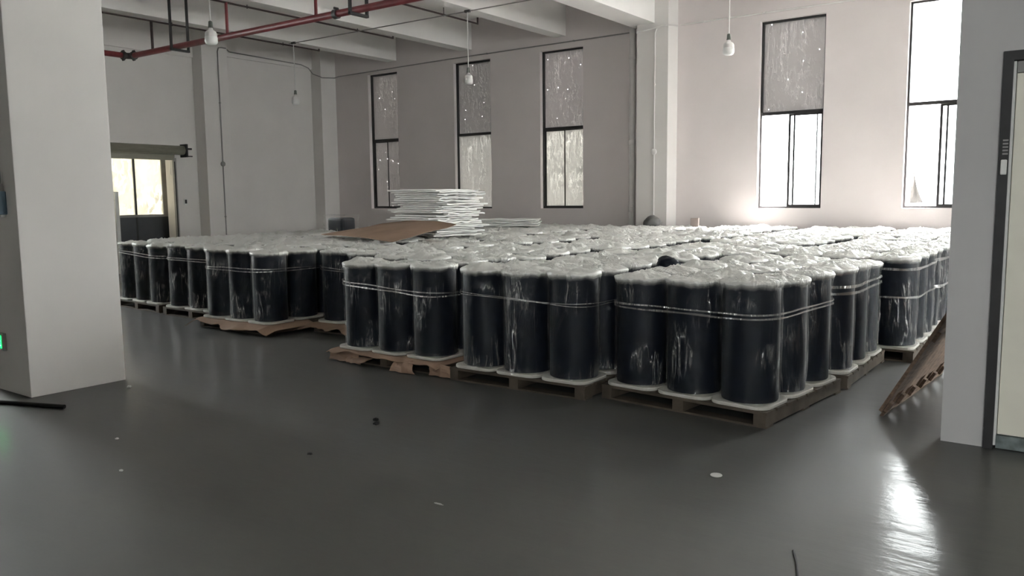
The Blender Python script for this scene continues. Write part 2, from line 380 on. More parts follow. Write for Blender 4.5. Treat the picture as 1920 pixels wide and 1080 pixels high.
# rear windows (behind the viewer), unseen and added for fill light
for i, (a, b) in enumerate(REARWIN_ADDED):
    e = struct(empty('window_%d' % (i+9), ((a+b)/2, YB-.12, 2.2)), 'unseen clear window added for fill light in the wall behind the viewer, number %d' % (i+1), 'window')
    W = (b-a)/2; f = MB().box(-W, -W+.04, 0, .06, 0, 2.4).box(W-.04, W, 0, .06, 0, 2.4).box(-W, W, 0, .06, 0, .04).box(-W, W, 0, .06, 2.36, 2.4).box(-.02, .02, 0, .06, 0, 2.4)
    f.build('window_frame', 'dark_frame', e); MB().box(-W, W, .028, .032, 0, 2.4).build('pane', 'glass', e)

for i, (a, b) in enumerate(ENDWIN_ADDED):
    e = struct(empty('window_%d' % (i+11), (XR+.12, (a+b)/2, SILL)), 'unseen clear window added for light in the end wall beyond the partition, number %d' % (i+1), 'window')
    W = (b-a)/2; Hh = TOP-SILL; f = MB().box(0, .06, -W, -W+.04, 0, Hh).box(0, .06, W-.04, W, 0, Hh).box(0, .06, -W, W, 0, .04).box(0, .06, -W, W, Hh-.04, Hh).box(0, .06, -W, W, MID-SILL-.03, MID-SILL+.03)
    f.build('window_frame', 'dark_frame', e); MB().box(.028, .032, -W, W, 0, Hh).build('pane', 'glass', e)

for i, (a, b) in enumerate(LEFTWIN_ADDED):
    e = struct(empty('window_%d' % (i+15), (XL-.18, (a+b)/2, SILL)), 'clear window added for light in the left wall behind the free column, number %d' % (i+1), 'window')
    W = (b-a)/2; Hh = TOP-SILL; f = MB().box(0, .06, -W, -W+.04, 0, Hh).box(0, .06, W-.04, W, 0, Hh).box(0, .06, -W, W, 0, .04).box(0, .06, -W, W, Hh-.04, Hh).box(0, .06, -W, W, MID-SILL-.03, MID-SILL+.03)
    f.build('window_frame', 'dark_frame', e); MB().box(.028, .032, -W, W, 0, Hh).build('pane', 'glass', e)

# roller door at the left wall
e = struct(empty('door_2', (XL, 0, 0)), 'raised roller shutter door with a bright glazed screen behind', 'door')
m = MB(); prof = []
for k in range(28):
    a = 2*PI*k/28; prof.append((.125+.105*math.cos(a)*(1+.04*(k % 4 == 0)), .105*math.sin(a)*(1+.05*(k % 4 == 0))))
n = len(prof); ys = (DY0-.3, 11.08)
vs = [(x, y, 2.76+z) for y in ys for x, z in prof]
m.add(vs, [(k, (k+1) % n, n+(k+1) % n, n+k) for k in range(n)]+[tuple(range(n)), tuple(reversed(range(n, 2*n)))])
m.build('shutter_roll', 'shutter', e)
MB().box(.0, .26, 11.08, 11.12, 2.60, 2.90).build('end_bracket', 'dark_frame', e)
MB().tube([(.12, 11.12, 2.80), (.12, 11.30, 2.80)], .022).build('axle', 'iron', e)
MB().tube([(.08, 11.12, 2.63), (.08, 11.34, 2.63)], .014).build('lower_bolt', 'iron', e)
MB().box(.02, .05, DY0-.05, DY1+.03, 2.53, 2.66).build('bottom_rail', 'shutter', e)
MB().box(.0, .07, DY1-.01, DY1+.05, 0, 2.58).build('guide_rail', 'conduit', e)
MB().box(.07, .085, DY1-.005, DY1+.012, 0, 2.5).build('guide_slot', 'black', e)
MB().tube([(.09, DY1-.1, 2.5), (.09, DY1-.12, 2.2), (.09, DY1-.1, 2.18)], .008).build('pull_cord', 'cord', e)
# glazed screen outside the opening
g = struct(empty('door_3', (XL-.62, 0, 0)), 'glazed screen with dark lower panels outside the roller door', 'door')
MB().box(0, .05, 7.4, 11.6, 0, 1.22).build('lower_panel', 'slate', g)
MB().box(0, .05, 7.4, 11.6, 2.62, 3.0).build('head_panel', 'slate', g)
for y0, y1 in ((7.45, 8.95), (8.98, 10.22), (10.26, 10.92)):
    MB().box(.02, .028, 0, y1-y0, 0, 1.38).build('pane', 'frosted', g, (0, y0, 1.23))
for y in (7.4, 8.95, 10.22): MB().box(-.01, .06, y, y+.04, 0, 2.65).build('mullion', 'dark_frame', g)
MB().box(0, .06, 10.92, 11.6, 1.22, 2.65).build('side_panel', 'conduit', g)
MB().box(.06, .075, 7.45, 10.92, 1.22, 1.28).build('sill_rail', 'conduit', g)
m = MB().box(XL-.62, XL-.3, 7.4, 7.6, 0, 2.7).box(XL-.62, XL-.3, 11.5, 11.6, 0, 2.7).box(XL-.62, XL-.3, 7.4, 11.6, 2.7, 2.9)
struct(m.build('wall_lobby', 'wall'), 'short lobby walls outside the roller door', 'wall')
tag(MB().bev(-17.56, -17.48, 9.36, 9.44, 0, 1.80, .005, Matrix.Rotation(0, 4, 'X')).build('white_post', 'white'), 'upright white post standing in front of the roller door', 'post')

# ------------------------------------------------------------------ services on the walls and ceiling
s = empty('light_switch', (XL+.05, 11.15, 1.57)); tag(s, 'white wall switch right of the roller door', 'switch')
MB().bev(-.05, -.035, -.05, .05, -.07, .07, .004).build('plate', 'white', s); MB().bev(-.036, -.028, -.025, .025, -.045, .045, .003).build('rocker', 'dark_frame', s)
def pipe_run(name, pts, r, mat, label, cat, clips=(), box=None, boxmat=None):
    e = empty(name, pts[0]); tag(e, label, cat); o = Vector(pts[0])
    MB().tube([Vector(p)-o for p in pts], r).build('tube', mat, e)
    for c in clips: MB().lathe([(r*1.8, -.015), (r*1.8, .015)], 10, Vector(c)-o).build('clip', mat, e)
    if box:
        b = Vector(box[0])-o; ax = box[1]
        bm = MB().lathe([(.055, 0), (.06, .01), (.06, .035), (.05, .045)], 16)
        bo = bm.build('junction_box', boxmat or mat, e, b); bo.rotation_euler = (0, PI/2, 0) if ax == 'x' else (PI/2, 0, 0)
    return e
xc = -17.235
pipe_run('conduit', [(xc, 11.93, 0), (xc, 11.93, 5.1), (xc, 11.96, 5.18), (xc, 12.03, 5.2), (xc, 12.15, 5.2), (XL+.07, 12.5, 5.2), (XL+.07, 14.7, 5.16), (XL+.07, 14.95, 5.1), (XL+.12, 15.05, 4.95), (xc, 15.06, 4.85), (xc, 15.10, 4.83), (xc, 15.55, 4.87), (-17.1, 15.58, 4.9)],
          .014, 'conduit', 'thin grey conduit bent over the left wall beside the roller door', 'conduit', [(xc, 11.93, 3.9), (xc, 11.93, 1.2)], ((xc-.02, 11.93, 2.46), 'x'))
pipe_run('conduit', [(-17.1, 15.58, 4.9), (-13.2, 15.58, 4.95), (-8.25, 15.58, 4.97)], .014, 'conduit', 'thin grey conduit along the top of the three covered windows', 'conduit', [(-15.6, 15.58, 4.92), (-12, 15.58, 4.955), (-9.6, 15.58, 4.965)])
pipe_run('conduit', [(-7.1, 15.58, 4.98), (1.5, 15.58, 5.0)], .016, 'pvc', 'pale conduit along the wall above the bright windows', 'conduit', [(-6.6, 15.58, 4.98), (-5.4, 15.58, 4.985)])
pipe_run('conduit', [(-7.85, 15.13, 4.86), (-7.16, 15.13, 4.92), (-7.13, 15.2, 4.93), (-7.13, 15.5, 4.96)], .016, 'pvc', 'pale conduit crossing the head of the column by the drainpipe', 'conduit', [(-7.83, 15.13, 4.86), (-7.2, 15.13, 4.92)])
pipe_run('conduit', [(-7.44, 15.13, 0), (-7.44, 15.13, 4.8), (-7.40, 15.13, 4.88)], .013, 'pvc', 'pale vertical conduit with round box on the window-wall column', 'conduit', [(-7.44, 15.13, 3.8)], ((-7.44, 15.15, 2.47), 'y'))
e = empty('drainpipe', (-8.13, 15.5, 0)); tag(e, 'pale plastic drainpipe running up the window wall beside the column', 'pipe')
MB().tube([(0, 0, 0), (0, 0, 5.75)], .062, 16).build('tube', 'pvc', e)
for z in (.25, 1.31, 2.7, 4.46): MB().lathe([(.066, -.05), (.072, -.045), (.072, .045), (.066, .05)], 16, (0, 0, z)).build('coupling', 'pvc', e)
# sprinkler branches
for i, x in enumerate((-15.17, -12.77, -10.42, -8.03)):
    e = empty('sprinkler_pipe', (x, 9.0, 5.06)); tag(e, 'thin dark sprinkler branch pipe under the ceiling, number %s from the left wall' % ('one', 'two', 'three', 'four')[i], 'pipe', 'sprinkler branch pipes')
    MB().tube([(0, -8, 0), (0, 4.25, 0)], .017).build('tube', 'darkpipe', e)
    MB().tube([(0, 4.24, -.015), (0, 4.24, .12)], .019).build('upturned_end', 'darkpipe', e)
    for y in (.5, 3.2): MB().tube([(0, y, -.03), (0, y, .16)], .009).build('hanger', 'iron', e)
# red main
ZM, YM = 4.48, 9.06
e = empty('red_pipe', (-16.0, YM, ZM)); tag(e, 'thick red fire main hanging below the ceiling', 'pipe')
MB().tube([(.12, 0, 0), (17, 0, 0)], .055, 16).build('main_tube', 'red', e)
MB().tube([(0, -.12, 0), (0, -9, 0)], .055, 16).build('side_tube', 'red', e)
MB().tube([(.14, 0, 0), (.05, -.015, 0), (.015, -.05, 0), (0, -.14, 0)], .062, 14).build('elbow', 'iron', e)
for p, ax in (((.14, 0, 0), 'x'), ((0, -.14, 0), 'y')):
    c = MB().tube([Vector(p)-Vector((.03, 0, 0) if ax == 'x' else (0, .03, 0)), Vector(p)+Vector((.03, 0, 0) if ax == 'x' else (0, .03, 0))], .082, 14)
    cp = c.build('coupling', 'iron', e)
    for dz in (-.085, .085):
        q = Vector(p)+Vector((0, 0, dz)); MB().tube([q-Vector((.03, .0, 0)), q+Vector((.03, 0, 0))], .02, 8).build('bolt', 'iron', cp)
for x in (6.05,): 
    cp = MB().tube([(x-.04, 0, 0), (x+.04, 0, 0)], .075, 14).build('coupling', 'iron', e); MB().tube([(x, -.04, .085), (x, .04, .085)], .02, 8).build('bolt', 'iron', cp)
for x in (.83, 3.23, 5.58, 7.97):
    MB().tube([(x, 0, .04), (x, 0, .58)], .026, 10).build('riser', 'red' if x > 1 else 'darkpipe', e)
for x in (1.75, 6.55):
    h = MB().box(x-.025, x+.025, -.19, -.16, -.09, 1.0 if x < 3 else .5); h.box(x-.025, x+.025, .16, .19, -.09, 1.0 if x < 3 else .5); h.box(x-.03, x+.03, -.19, .19, -.1, -.06)
    h.build('trapeze_hanger', 'dark_frame', e)
# lamp conduits and pendant lamps
pipe_run('conduit', [(-14.9, 12.15, 5.03), (3, 12.15, 5.03)], .011, 'conduit', 'thin conduit slung under the beams carrying the far pendant lamps', 'conduit')
pipe_run('conduit', [(-14.9, 6.8, 5.03), (3, 6.8, 5.03)], .011, 'conduit', 'thin conduit slung under the beams carrying the near pendant lamp', 'conduit')
def lamp(x, y, label):
    e = empty('pendant_lamp', (x, y, 3.69)); tag(e, label, 'lamp', 'pendant bulbs under the ceiling')
    MB().tube([(0, 0, .30), (0, 0, 1.34)], .009, 8).build('cord', 'cord', e)
    MB().bev(-.06, .06, -.025, .025, 1.32, 1.365, .006).build('conduit_box', 'iron', e)
    MB().lathe([(.012, .32), (.026, .31), (.03, .25), (.036, .23), (.028, .225)][::-1], 14).build('holder', 'holder', e)
    MB().lathe([(.0, .0), (.05, .004), (.074, .018), (.085, .045), (.085, .10), (.080, .108)], 24).build('diffuser', 'bulb', e)
    MB().lathe([(.080, .108), (.080, .15), (.066, .178), (.032, .20), (.022, .235)], 24).build('bulb_body', 'pvc', e)
lamp(-14.75, 12.15, 'small white pendant bulb hanging near the far room corner')
lamp(-9.8, 12.15, 'white pendant bulb hanging before the second covered window')
lamp(-4.75, 12.15, 'white pendant bulb hanging left of the half-covered window')
lamp(-9.95, 6.8, 'nearest white pendant bulb beside the red pipe')

# sign and switch box on the free column
s = empty('exit_sign', (-7.58, 2.955, .43)); tag(s, 'low green lit exit sign on the left column', 'sign')
MB().bev(-.17, .145, -.012, .014, -.075, .075, .005).build('housing', 'conduit', s)
MB().box(-.15, .108, -.0145, -.012, -.055, .055).build('sign_face', 'green', s)
fg = MB(); fy = (-.017, -.0145)
fg.box(.072, .084, fy[0], fy[1], .026, .040); fg.box(.06, .082, fy[0], fy[1], -.006, .022); fg.box(.048, .062, fy[0], fy[1], .006, .016); fg.box(.08, .096, fy[0], fy[1], .004, .012)
fg.box(.056, .066, fy[0], fy[1], -.042, -.006); fg.box(.076, .086, fy[0], fy[1], -.028, -.006); fg.box(.084, .1, fy[0], fy[1], -.036, -.028)
fg.add([(.0, fy[0], 0), (.04, fy[0], .03), (.04, fy[0], .01), (.04, fy[0], -.03)], [(0, 1, 3)])
fg.build('running_figure', 'greenwhite', s)
s = empty('control_box', (-7.255, 2.95, 1.60)); tag(s, 'small blue control box hung on the left column', 'box')
MB().bev(-.10, .03, -.05, .02, -.10, .09, .01).build('casing', 'blue', s); MB().bev(-.03, .02, -.03, .01, -.12, -.098, .004).build('base_plug', 'white', s)
MB().tube([(-.015, 0, .09), (-.02, 0, .35), (-.05, .005, .9)], .008, 8).build('cable', 'conduit', s); MB().bev(-.03, .01, -.03, .01, .09, .15, .006).build('gland', 'conduit', s)

# ------------------------------------------------------------------ wrapped rolls
R = .203; HROLL = .845
def film_mesh(seed):
    rnd = random.Random(seed); n = 72; v = []; f = []
    ph = rnd.uniform(0, 50)
    tw = rnd.choice((-1, 1))*rnd.uniform(.5, 1.1)
    def fold(a, z):
        # diagonal creases: coordinates twist with height
        a2 = a+tw*z; ca, sa = math.cos(a2), math.sin(a2)
        q = Vector((ca*2.6+ph, sa*2.6, z*1.1+ph)); r1 = max(0, 1-abs(noise.noise(q))*3.2)
        a3 = a-tw*1.4*z; q2 = Vector((math.cos(a3)*5.5+ph*2, math.sin(a3)*5.5, z*2.4)); r2 = max(0, 1-abs(noise.noise(q2))*3.6)
        low = noise.noise(Vector((math.cos(a)*.9+ph, math.sin(a)*.9, z*2.2)))
        msk = .35+.65*max(0, min(1, .5+1.6*noise.noise(Vector((math.cos(a)*1.3-ph, math.sin(a)*1.3, z*2.0)))))
        return .004+(r1**1.5*.011+r2**1.5*.006)*msk+low*.004
    zs = [.014, .03, .06]+[.09+.0334*k for k in range(22)]+[.82, .84, .858]
    for z in zs:
        for k in range(n):
            a = 2*PI*k/n; fl = .011*max(0, 1-(z-.014)/.045)**1.5*(1+noise.noise(Vector((math.cos(a)*3+ph, math.sin(a)*3, 0))))
            tp = .014*max(0, (z-.80)/.058)
            r = R+fold(a, z)+fl+tp; v.append((r*math.cos(a), r*math.sin(a), z+.006*noise.noise(Vector((math.cos(a)*2, math.sin(a)*2, ph)))*(z > .8)))
    tops = [1.0, .93, .82, .67, .5, .33, .17]
    bulge = rnd.uniform(.0, .03); tx, ty = rnd.uniform(-.06, .06), rnd.uniform(-.06, .06)
    for i, q in enumerate(tops):
        for k in range(n):
            a = 2*PI*k/n; rr = (R+.019)*q; x, y = rr*math.cos(a), rr*math.sin(a)
            p = Vector((x*9+ph, y*9, ph)); p2 = Vector((x*22, y*22+ph, ph))
            h = .868+bulge*(1-q*q)+.030*(noise.noise(p))*(1-q**6*.6)+.016*(1-abs(noise.noise(p2))*2.5)*(1-q**8*.7)
            h += .022*max(0, 1-math.hypot(x-tx, y-ty)/.09)
            v.append((x, y, h))
    nr = len(zs)+len(tops)
    for i in range(nr-1):
        for k in range(n):
            a = i*n+k; b = i*n+(k+1) % n; f.append((a, b, b+n, a+n))
    v.append((0, 0, .87+bulge)); c = len(v)-1
    for k in range(n): f.append(((nr-1)*n+k, (nr-1)*n+(k+1) % n, c))
    me = bpy.data.meshes.new('plastic_bag'); me.from_pydata(v, [], f); me.materials.append(M['film'])
    me.polygons.foreach_set('use_smooth', [True]*len(me.polygons)); return me
FILMS = [film_mesh(i) for i in range(10)]
rm = MB().lathe([(R-.02, .026), (R-.006, .03), (R-.003, .04), (R-.003, .3), (R-.003, .6), (R-.003, HROLL-.012), (R-.01, HROLL), (R-.05, HROLL+.004)], 40)
ROLL_ME = rm.mesh('roll', 'roll')
def pad_mesh():
    n = 6; h = .222; r = .10; pts = []
    for cx, cy, a0 in ((1, 1, 0), (-1, 1, PI/2), (-1, -1, PI), (1, -1, 3*PI/2)):
        for k in range(n+1):
            a = a0+PI/2*k/n; pts.append((cx*(h-r)+r*math.cos(a), cy*(h-r)+r*math.sin(a)))
    N = len(pts); v = []
    for sc, z in ((.985, 0), (1, .004), (1, .020), (.985, .025)): v += [(x*sc, y*sc, z) for x, y in pts]
    f = [tuple(reversed(range(N))), tuple(range(3*N, 4*N))]
    for i in range(3): f += [(i*N+k, i*N+(k+1) % N, (i+1)*N+(k+1) % N, (i+1)*N+k) for k in range(N)]
    me = bpy.data.meshes.new('base_pad'); me.from_pydata(v, [], f); me.materials.append(M['pad']); return me
PAD_ME = pad_mesh()

# pallets: (column from right, row from front, centre x, centre y, rotation, cardboard?)
PS = 1.38; SP = .458; PH = .112
def at_front(fx, fy, deg):
    # fx, fy: centre of the front middle roll
    a = math.radians(deg); return (fx-math.sin(a)*SP, fy+math.cos(a)*SP, a)
cols = [  # front middle roll x, y, degrees
    (-2.46, 5.71, -6), (-3.92, 5.62, .5), (-5.49, 5.68, 0), (-7.02, 6.74, 2), (-8.60, 6.21, 0), (-10.0, 6.53, -1), (-11.55, 6.64, -4)]
pallets = []
rnd = random.Random(3)
for ci, (fx, fy, dg) in enumerate(cols):
    y = fy; r = 0; x = fx
    while y+2*SP+.24 < (15.53, 15.53, 15.53, 15.14, 15.34, 15.53, 15.53)[ci]:
        if r == 0: px, py, pa = at_front(x, y, dg)
        else:
            if ci == 0: xx = {1: -2.32, 2: -2.08, 3: -2.10, 4: -2.05, 5: -2.08, 6: -2.05}.get(r, -2.05); aa = rnd.uniform(-1, 1)
            else: xx = fx+rnd.uniform(-.06, .06)+((0, .30, .24, .16, .12, 0, -.12)[ci] if r > 1 else 0); aa = rnd.uniform(-2, 2)
            px, py, pa = at_front(xx, y, aa)
        pallets.append((ci, r, px, py, pa)); r += 1
        y += 3*SP+rnd.uniform(.03, .09)*(.8 if ci == 3 else 1)
ORD = ['first', 'second', 'third', 'fourth', 'fifth', 'sixth', 'seventh', 'eighth']
CARD = {(2, 0), (3, 0), (4, 0)}
def pallet_pieces():
    h = PS/2; P = []
    for x in (-h+.05, 0, h-.05): P.append(('stringer', (x-.045, x+.045, -h, h, .014, .092)))
    for k in range(8):
        c = -h+.075+k*(PS-.15)/7; P.append(('deck_board', (-h, h, c-.072, c+.072, .092, PH)))
    for y in (-h+.06, 0, h-.06): P.append(('bottom_board', (-h, h, y-.055, y+.055, 0, .014)))
    return P
PIECES = [(n, MB().box(*b).mesh(n, 'pallet')) for n, b in pallet_pieces()]
pm = MB()
for n, b in pallet_pieces(): pm.box(*b)
PALLET_ME = pm.mesh('pallet', 'pallet')
POS = [['front left', 'front centre', 'front right'], ['middle left', 'very centre', 'middle right'], ['rear left', 'rear centre', 'rear right']]
slots = []
for ci, r, px, py, pa in pallets:
    vis = r == 0 or ci == 0
    lab = 'wooden pallet under wrapped rolls, %s from right, %s from front' % (ORD[ci], ORD[r])
    if vis:
        e = empty('pallet', (px, py, 0), pa)
        for n, me in PIECES: obj(n, me, e)
    else: e = obj('pallet', PALLET_ME, None, (px, py, 0), pa)
    tag(e, lab, 'pallet', 'pallets in the roll store')
    zb = PH+(.010 if (ci, r) in CARD else 0)
    for j in range(3):
        for i in range(3):
            lx, ly = (i-1)*SP+rnd.uniform(-.006, .006), (j-1)*SP+rnd.uniform(-.006, .006)
            X = px+lx*math.cos(pa)-ly*math.sin(pa); Y = py+lx*math.sin(pa)+ly*math.cos(pa)
            # how large it shows: distance, and whether it stands at an open edge
            edge = (r == 0 and j == 0) or (ci == 0 and i == 2)
            slots.append((math.hypot(X, Y)-(6 if edge else 0), X, Y, zb, pa, ci, r, POS[j][i]))
slots.sort()
far = []
for idx, (key, X, Y, zb, pa, ci, r, pos) in enumerate(slots):
    fi = rnd.randrange(len(FILMS)); fr = rnd.uniform(0, 2*PI); tilt = rnd.uniform(-.006, .006)
    if idx < 300:
        e = empty('wrapped_roll', (X, Y, zb), pa); e.rotation_euler[0] = tilt*.3
        hk = 1+rnd.choice((0, 0, 0, -.012, -.025, .012))
        obj('roll', ROLL_ME, e, (0, 0, 0), 0).scale[2] = hk; obj('plastic_bag', FILMS[fi], e, (0, 0, 0), fr).scale[2] = hk; obj('base_pad', PAD_ME, e, (0, 0, 0), rnd.uniform(-.02, .02))
        tag(e, 'black film-wrapped roll, %s on the pallet %s from right, %s from front' % (pos, ORD[ci], ORD[r]), 'roll', 'film-wrapped rolls on pallets')
    else: far.append((X, Y, zb, pa, fi, fr))
if far:
    bm = bmesh.new(); z0 = PH
    for X, Y, zb, pa, fi, fr in far:
        for me, rz, mi in ((ROLL_ME, 0, 0), (FILMS[fi], fr, 1), (PAD_ME, 0, 2)):
            nv = len(bm.verts); nf = len(bm.faces); bm.from_mesh(me); bm.verts.ensure_lookup_table(); bm.faces.ensure_lookup_table()
            T = Matrix.Translation((X, Y, zb-z0)) @ Matrix.Rotation(pa+rz, 4, 'Z')
            bmesh.ops.transform(bm, matrix=T, verts=bm.verts[nv:])
            for f in bm.faces[nf:]: f.material_index = mi
    me = bpy.data.meshes.new('distant_wrapped_rolls'); bm.to_mesh(me); bm.free()
    for k in ('roll', 'film', 'pad'): me.materials.append(M[k])
    o = obj('distant_wrapped_rolls', me, None, (0, 0, z0)); tag(o, 'mass of white-topped wrapped rolls in the rearmost rows by the windows', 'roll', None, 'stuff')

# stretch bands round the pallets
def band(ci, r, px, py, pa, z, hgt, slope, label, strands=2, off=0.0):
    e = empty('stretch_band', (px, py, z), pa); tag(e, label, 'band', 'stretch bands round the pallets')
    rr = R+.022+off; path = []
    for cx, cy, a0 in ((SP, -SP, -PI/2), (SP, SP, 0), (-SP, SP, PI/2), (-SP, -SP, PI)):
        for k in range(9):
            a = a0+PI/2*k/8; path.append((cx+rr*math.cos(a), cy+rr*math.sin(a)))
    # straight runs get extra points and a slight sag
    full = []
    for i, p in enumerate(path):
        q = path[(i+1) % len(path)]; d = math.hypot(q[0]-p[0], q[1]-p[1]); k = max(1, int(d/.08))
        for j in range(k): t = j/k; full.append((p[0]*(1-t)+q[0]*t, p[1]*(1-t)+q[1]*t))
    for s_ in range(strands):
        mb = MB(); N = len(full); zz = s_*hgt*1.5; th = .002
        for i, (x, y) in enumerate(full):
            wob = .010*noise.noise(Vector((x*2.5, y*2.5, z*7+s_*3+ci)))+slope*x
            hh = hgt*(.5+.5*abs(noise.noise(Vector((x*3, y*3, ci+s_*9.1)))))
            l = math.hypot(x, y); nx, ny = x/l*th, y/l*th
            mb.v += [(x, y, zz+wob), (x, y, zz+wob+hh), (x-nx, y-ny, zz+wob+hh), (x-nx, y-ny, zz+wob)]
        for i in range(N):
            j = (i+1) % N
            for a in range(4): mb.f.append((i*4+a, j*4+a, j*4+(a+1) % 4, i*4+(a+1) % 4))
        mb.smooth = True; mb.build('strand', 'band', e)
bl = {0: (.735, .020, .0), 1: (.75, .010, -.03), 2: (.73, .020, -.05), 3: (.73, .018, -.05), 4: (.74, .020, 0.0), 5: (.78, .018, .0), 6: (.80, .022, -.05)}
for ci, r, px, py, pa in pallets:
    if r == 0:
        z, h, sl = bl[ci]; band(ci, r, px, py, pa, z, h, sl, 'clear stretch band round the rolls on the front pallet %s from right' % ORD[ci], 2)
    elif ci == 0 and r == 1: band(ci, r, px, py, pa, .77, .035, .0, 'clear stretch band round the second pallet of rolls beside the aisle', 2)
    elif ci == 0 and r == 2:
        band(ci, r, px, py, pa, .87, .04, .0, 'wide upper stretch band on the third pallet beside the aisle', 1)
        band(ci, r, px, py, pa, .60, .03, .0, 'wide lower stretch band on the third pallet beside the aisle', 1)
    elif ci == 0 and r == 3:
        band(ci, r, px, py, pa, .86, .05, .0, 'wide upper stretch band on the fourth pallet beside the aisle', 1)
        band(ci, r, px, py, pa, .56, .05, .0, 'wide lower stretch band on the fourth pallet beside the aisle', 1)

# ------------------------------------------------------------------ cardboard, boards, bits
def sheet(name, mat, fn, nu, nv, th, label, cat, group=None, parent=None, loc=(0, 0, 0), rz=0):
    mb = MB(); top = [[Vector(fn(i/nu, j/nv)) for j in range(nv+1)] for i in range(nu+1)]
    W = nv+1
    for lay in (0, 1):
        for i in range(nu+1):
            for j in range(nv+1): mb.v.append(tuple(top[i][j]-Vector((0, 0, th if lay else 0))))
    o = (nu+1)*W
    for i in range(nu):
        for j in range(nv):
            a = i*W+j; mb.f.append((a, a+W, a+W+1, a+1)); mb.f.append((o+a, o+a+1, o+a+W+1, o+a+W))
    for i in range(nu):
        a = i*W; mb.f.append((a, o+a, o+a+W, a+W)); a = i*W+nv; mb.f.append((a, a+W, o+a+W, o+a))
    for j in range(nv):
        mb.f.append((j, j+1, o+j+1, o+j)); a = nu*W+j; mb.f.append((a, o+a, o+a+1, a+1))
    ob = mb.build(name, mat, parent, loc); ob.rotation_euler = (0, 0, rz)
    if label: tag(ob, label, cat, group)
    return ob
pd = {(c, r): (x, y, a) for c, r, x, y, a in pallets}
# under-roll cardboard sheets with flaps drooping over the pallet edge
def under(key, name_label, u0, u1, front, seed, side=0.0):
    x, y, a = pd[key]; h = PS/2
    def fn(u, v):
        X = -h-u0+(2*h+u0+u1)*u; d = v*(.62+front); Y = -h+.60-d
        nz = noise.noise(Vector((X*3.1+seed, seed, 0))); over = max(0, -h-Y)
        if over > 0: over *= (.55+.6*abs(noise.noise(Vector((X*4.3, seed*2, 0)))*1.6)); Y = -h-over*.85
        Z = .121-over*(.28+.5*nz)
        if X < -h: Z -= (-h-X)*.35
        if X > h: Z -= (X-h)*(.3+side)
        return (X, Y, max(.012, Z+.002*nz))
    sheet('cardboard_sheet', 'card', fn, 34, 14, .006, name_label, 'cardboard', 'cardboard under the rolls', None, (x, y, 0), a)
under((4, 0), 'torn brown cardboard under the front pallet fifth from right', .06, .14, .17, 3.3)
under((3, 0), 'flat brown cardboard poking out beneath the set-back fourth pallet', .22, .05, .22, 8.1)
under((2, 0), 'crumpled brown cardboard under the front pallet third from right', .04, .06, .10, 5.7)
# folded cardboard flaps hanging at that pallet's front
x, y, a = pd[(2, 0)]; h = PS/2
def flap(u0, u1, z0, z1, lean, label, tear):
    def fn(u, v):
        X = u0+(u1-u0)*u+tear*v*(u-.3); Z = z1+(z0-z1)*v+.01*noise.noise(Vector((u*4, v*4, u0)))
        return (X, -h-.025-lean*math.sin(v*PI*.6)-.02*noise.noise(Vector((u*3, v*2, 7))), Z)
    o = sheet('cardboard_flap', 'card', fn, 8, 6, .004, label, 'cardboard', 'cardboard under the rolls', None, (x, y, 0), a)
flap(-.68, -.30, .02, .105, .04, 'torn cardboard flap at the left front of the third pallet', .04)
flap(-.42, -.12, .03, .075, .10, 'crushed cardboard strip folded before the third pallet', -.1)
flap(.22, .42, .012, .11, .09, 'bent pale cardboard corner hanging from the third pallet front', .12)
flap(.62, .88, .012, .11, .02, 'upright cardboard scrap between third and second front pallets', .02)
# big cardboard sheet lying on the rolls, propped on the board stack
A, B, Cc, D = Vector((-9.75, 8.42, 1.06)), Vector((-7.45, 7.62, 1.04)), Vector((-7.15, 8.55, 1.235)), Vector((-9.3, 9.55, 1.20))
def fn(u, v):
    p = (A*(1-u)+B*u)*(1-v)+(D*(1-u)+Cc*u)*v
    return p+Vector((0, 0, .05*math.sin(u*PI)*(1-v)*.4+.02*noise.noise(Vector((u*3, v*3, 1)))+.05*math.sin(u*PI*.9+.3)*v))
sheet('cardboard_sheet', 'card', fn, 18, 12, .007, 'large flat brown cardboard sheet lying on top of the rolls', 'cardboard')
# stack of white boards
SX, SY, SA = -8.55, 9.75, math.radians(-8)
TH = ORD+['ninth', 'tenth', 'eleventh', 'twelfth', 'thirteenth', 'fourteenth', 'fifteenth', 'sixteenth', 'seventeenth', 'eighteenth', 'nineteenth', 'twentieth', 'twenty-first', 'twenty-second', 'twenty-third', 'twenty-fourth']
NB = 24; z = 1.02; rnd2 = random.Random(11)
for k in range(NB):
    th = rnd2.uniform(.024, .034); zz = z
    wx = rnd2.uniform(.50, .60)*(1.0 if k > 4 else .97); wy = rnd2.uniform(.40, .48)
    sx, sy = rnd2.uniform(-.09, .09), rnd2.uniform(-.08, .08); sd = rnd2.uniform(0, 90); am = .010
    def fn(u, v, wx=wx, wy=wy, sd=sd, am=am, zz=zz, th=th):
        X = (u-.5)*2*wx; Y = (v-.5)*2*wy
        X += .035*noise.noise(Vector((sd, v*6, 0)))*abs(u-.5)*2; Y += .035*noise.noise(Vector((u*6, sd, 4)))*abs(v-.5)*2
        dr = -.014*max(0, (abs(u-.5)*2-.75)*4)*abs(noise.noise(Vector((u*2+sd, v*4, 0))))*2
        return (X, Y, zz+th*.8+am*.3*noise.noise(Vector((u*5+sd, v*5, 0)))+dr)
    o = sheet('foam_board', 'board', fn, 14, 12, th*.72, 'white foam board, %s in the tall stack on the rolls' % ('topmost' if k == NB-1 else 'lowest' if k == 0 else TH[NB-k-1]+' from the top'), 'board', 'white boards stacked on the rolls', None, (SX+sx, SY+sy, 0), SA+rnd2.uniform(-.10, .10))
    z += th*1.04
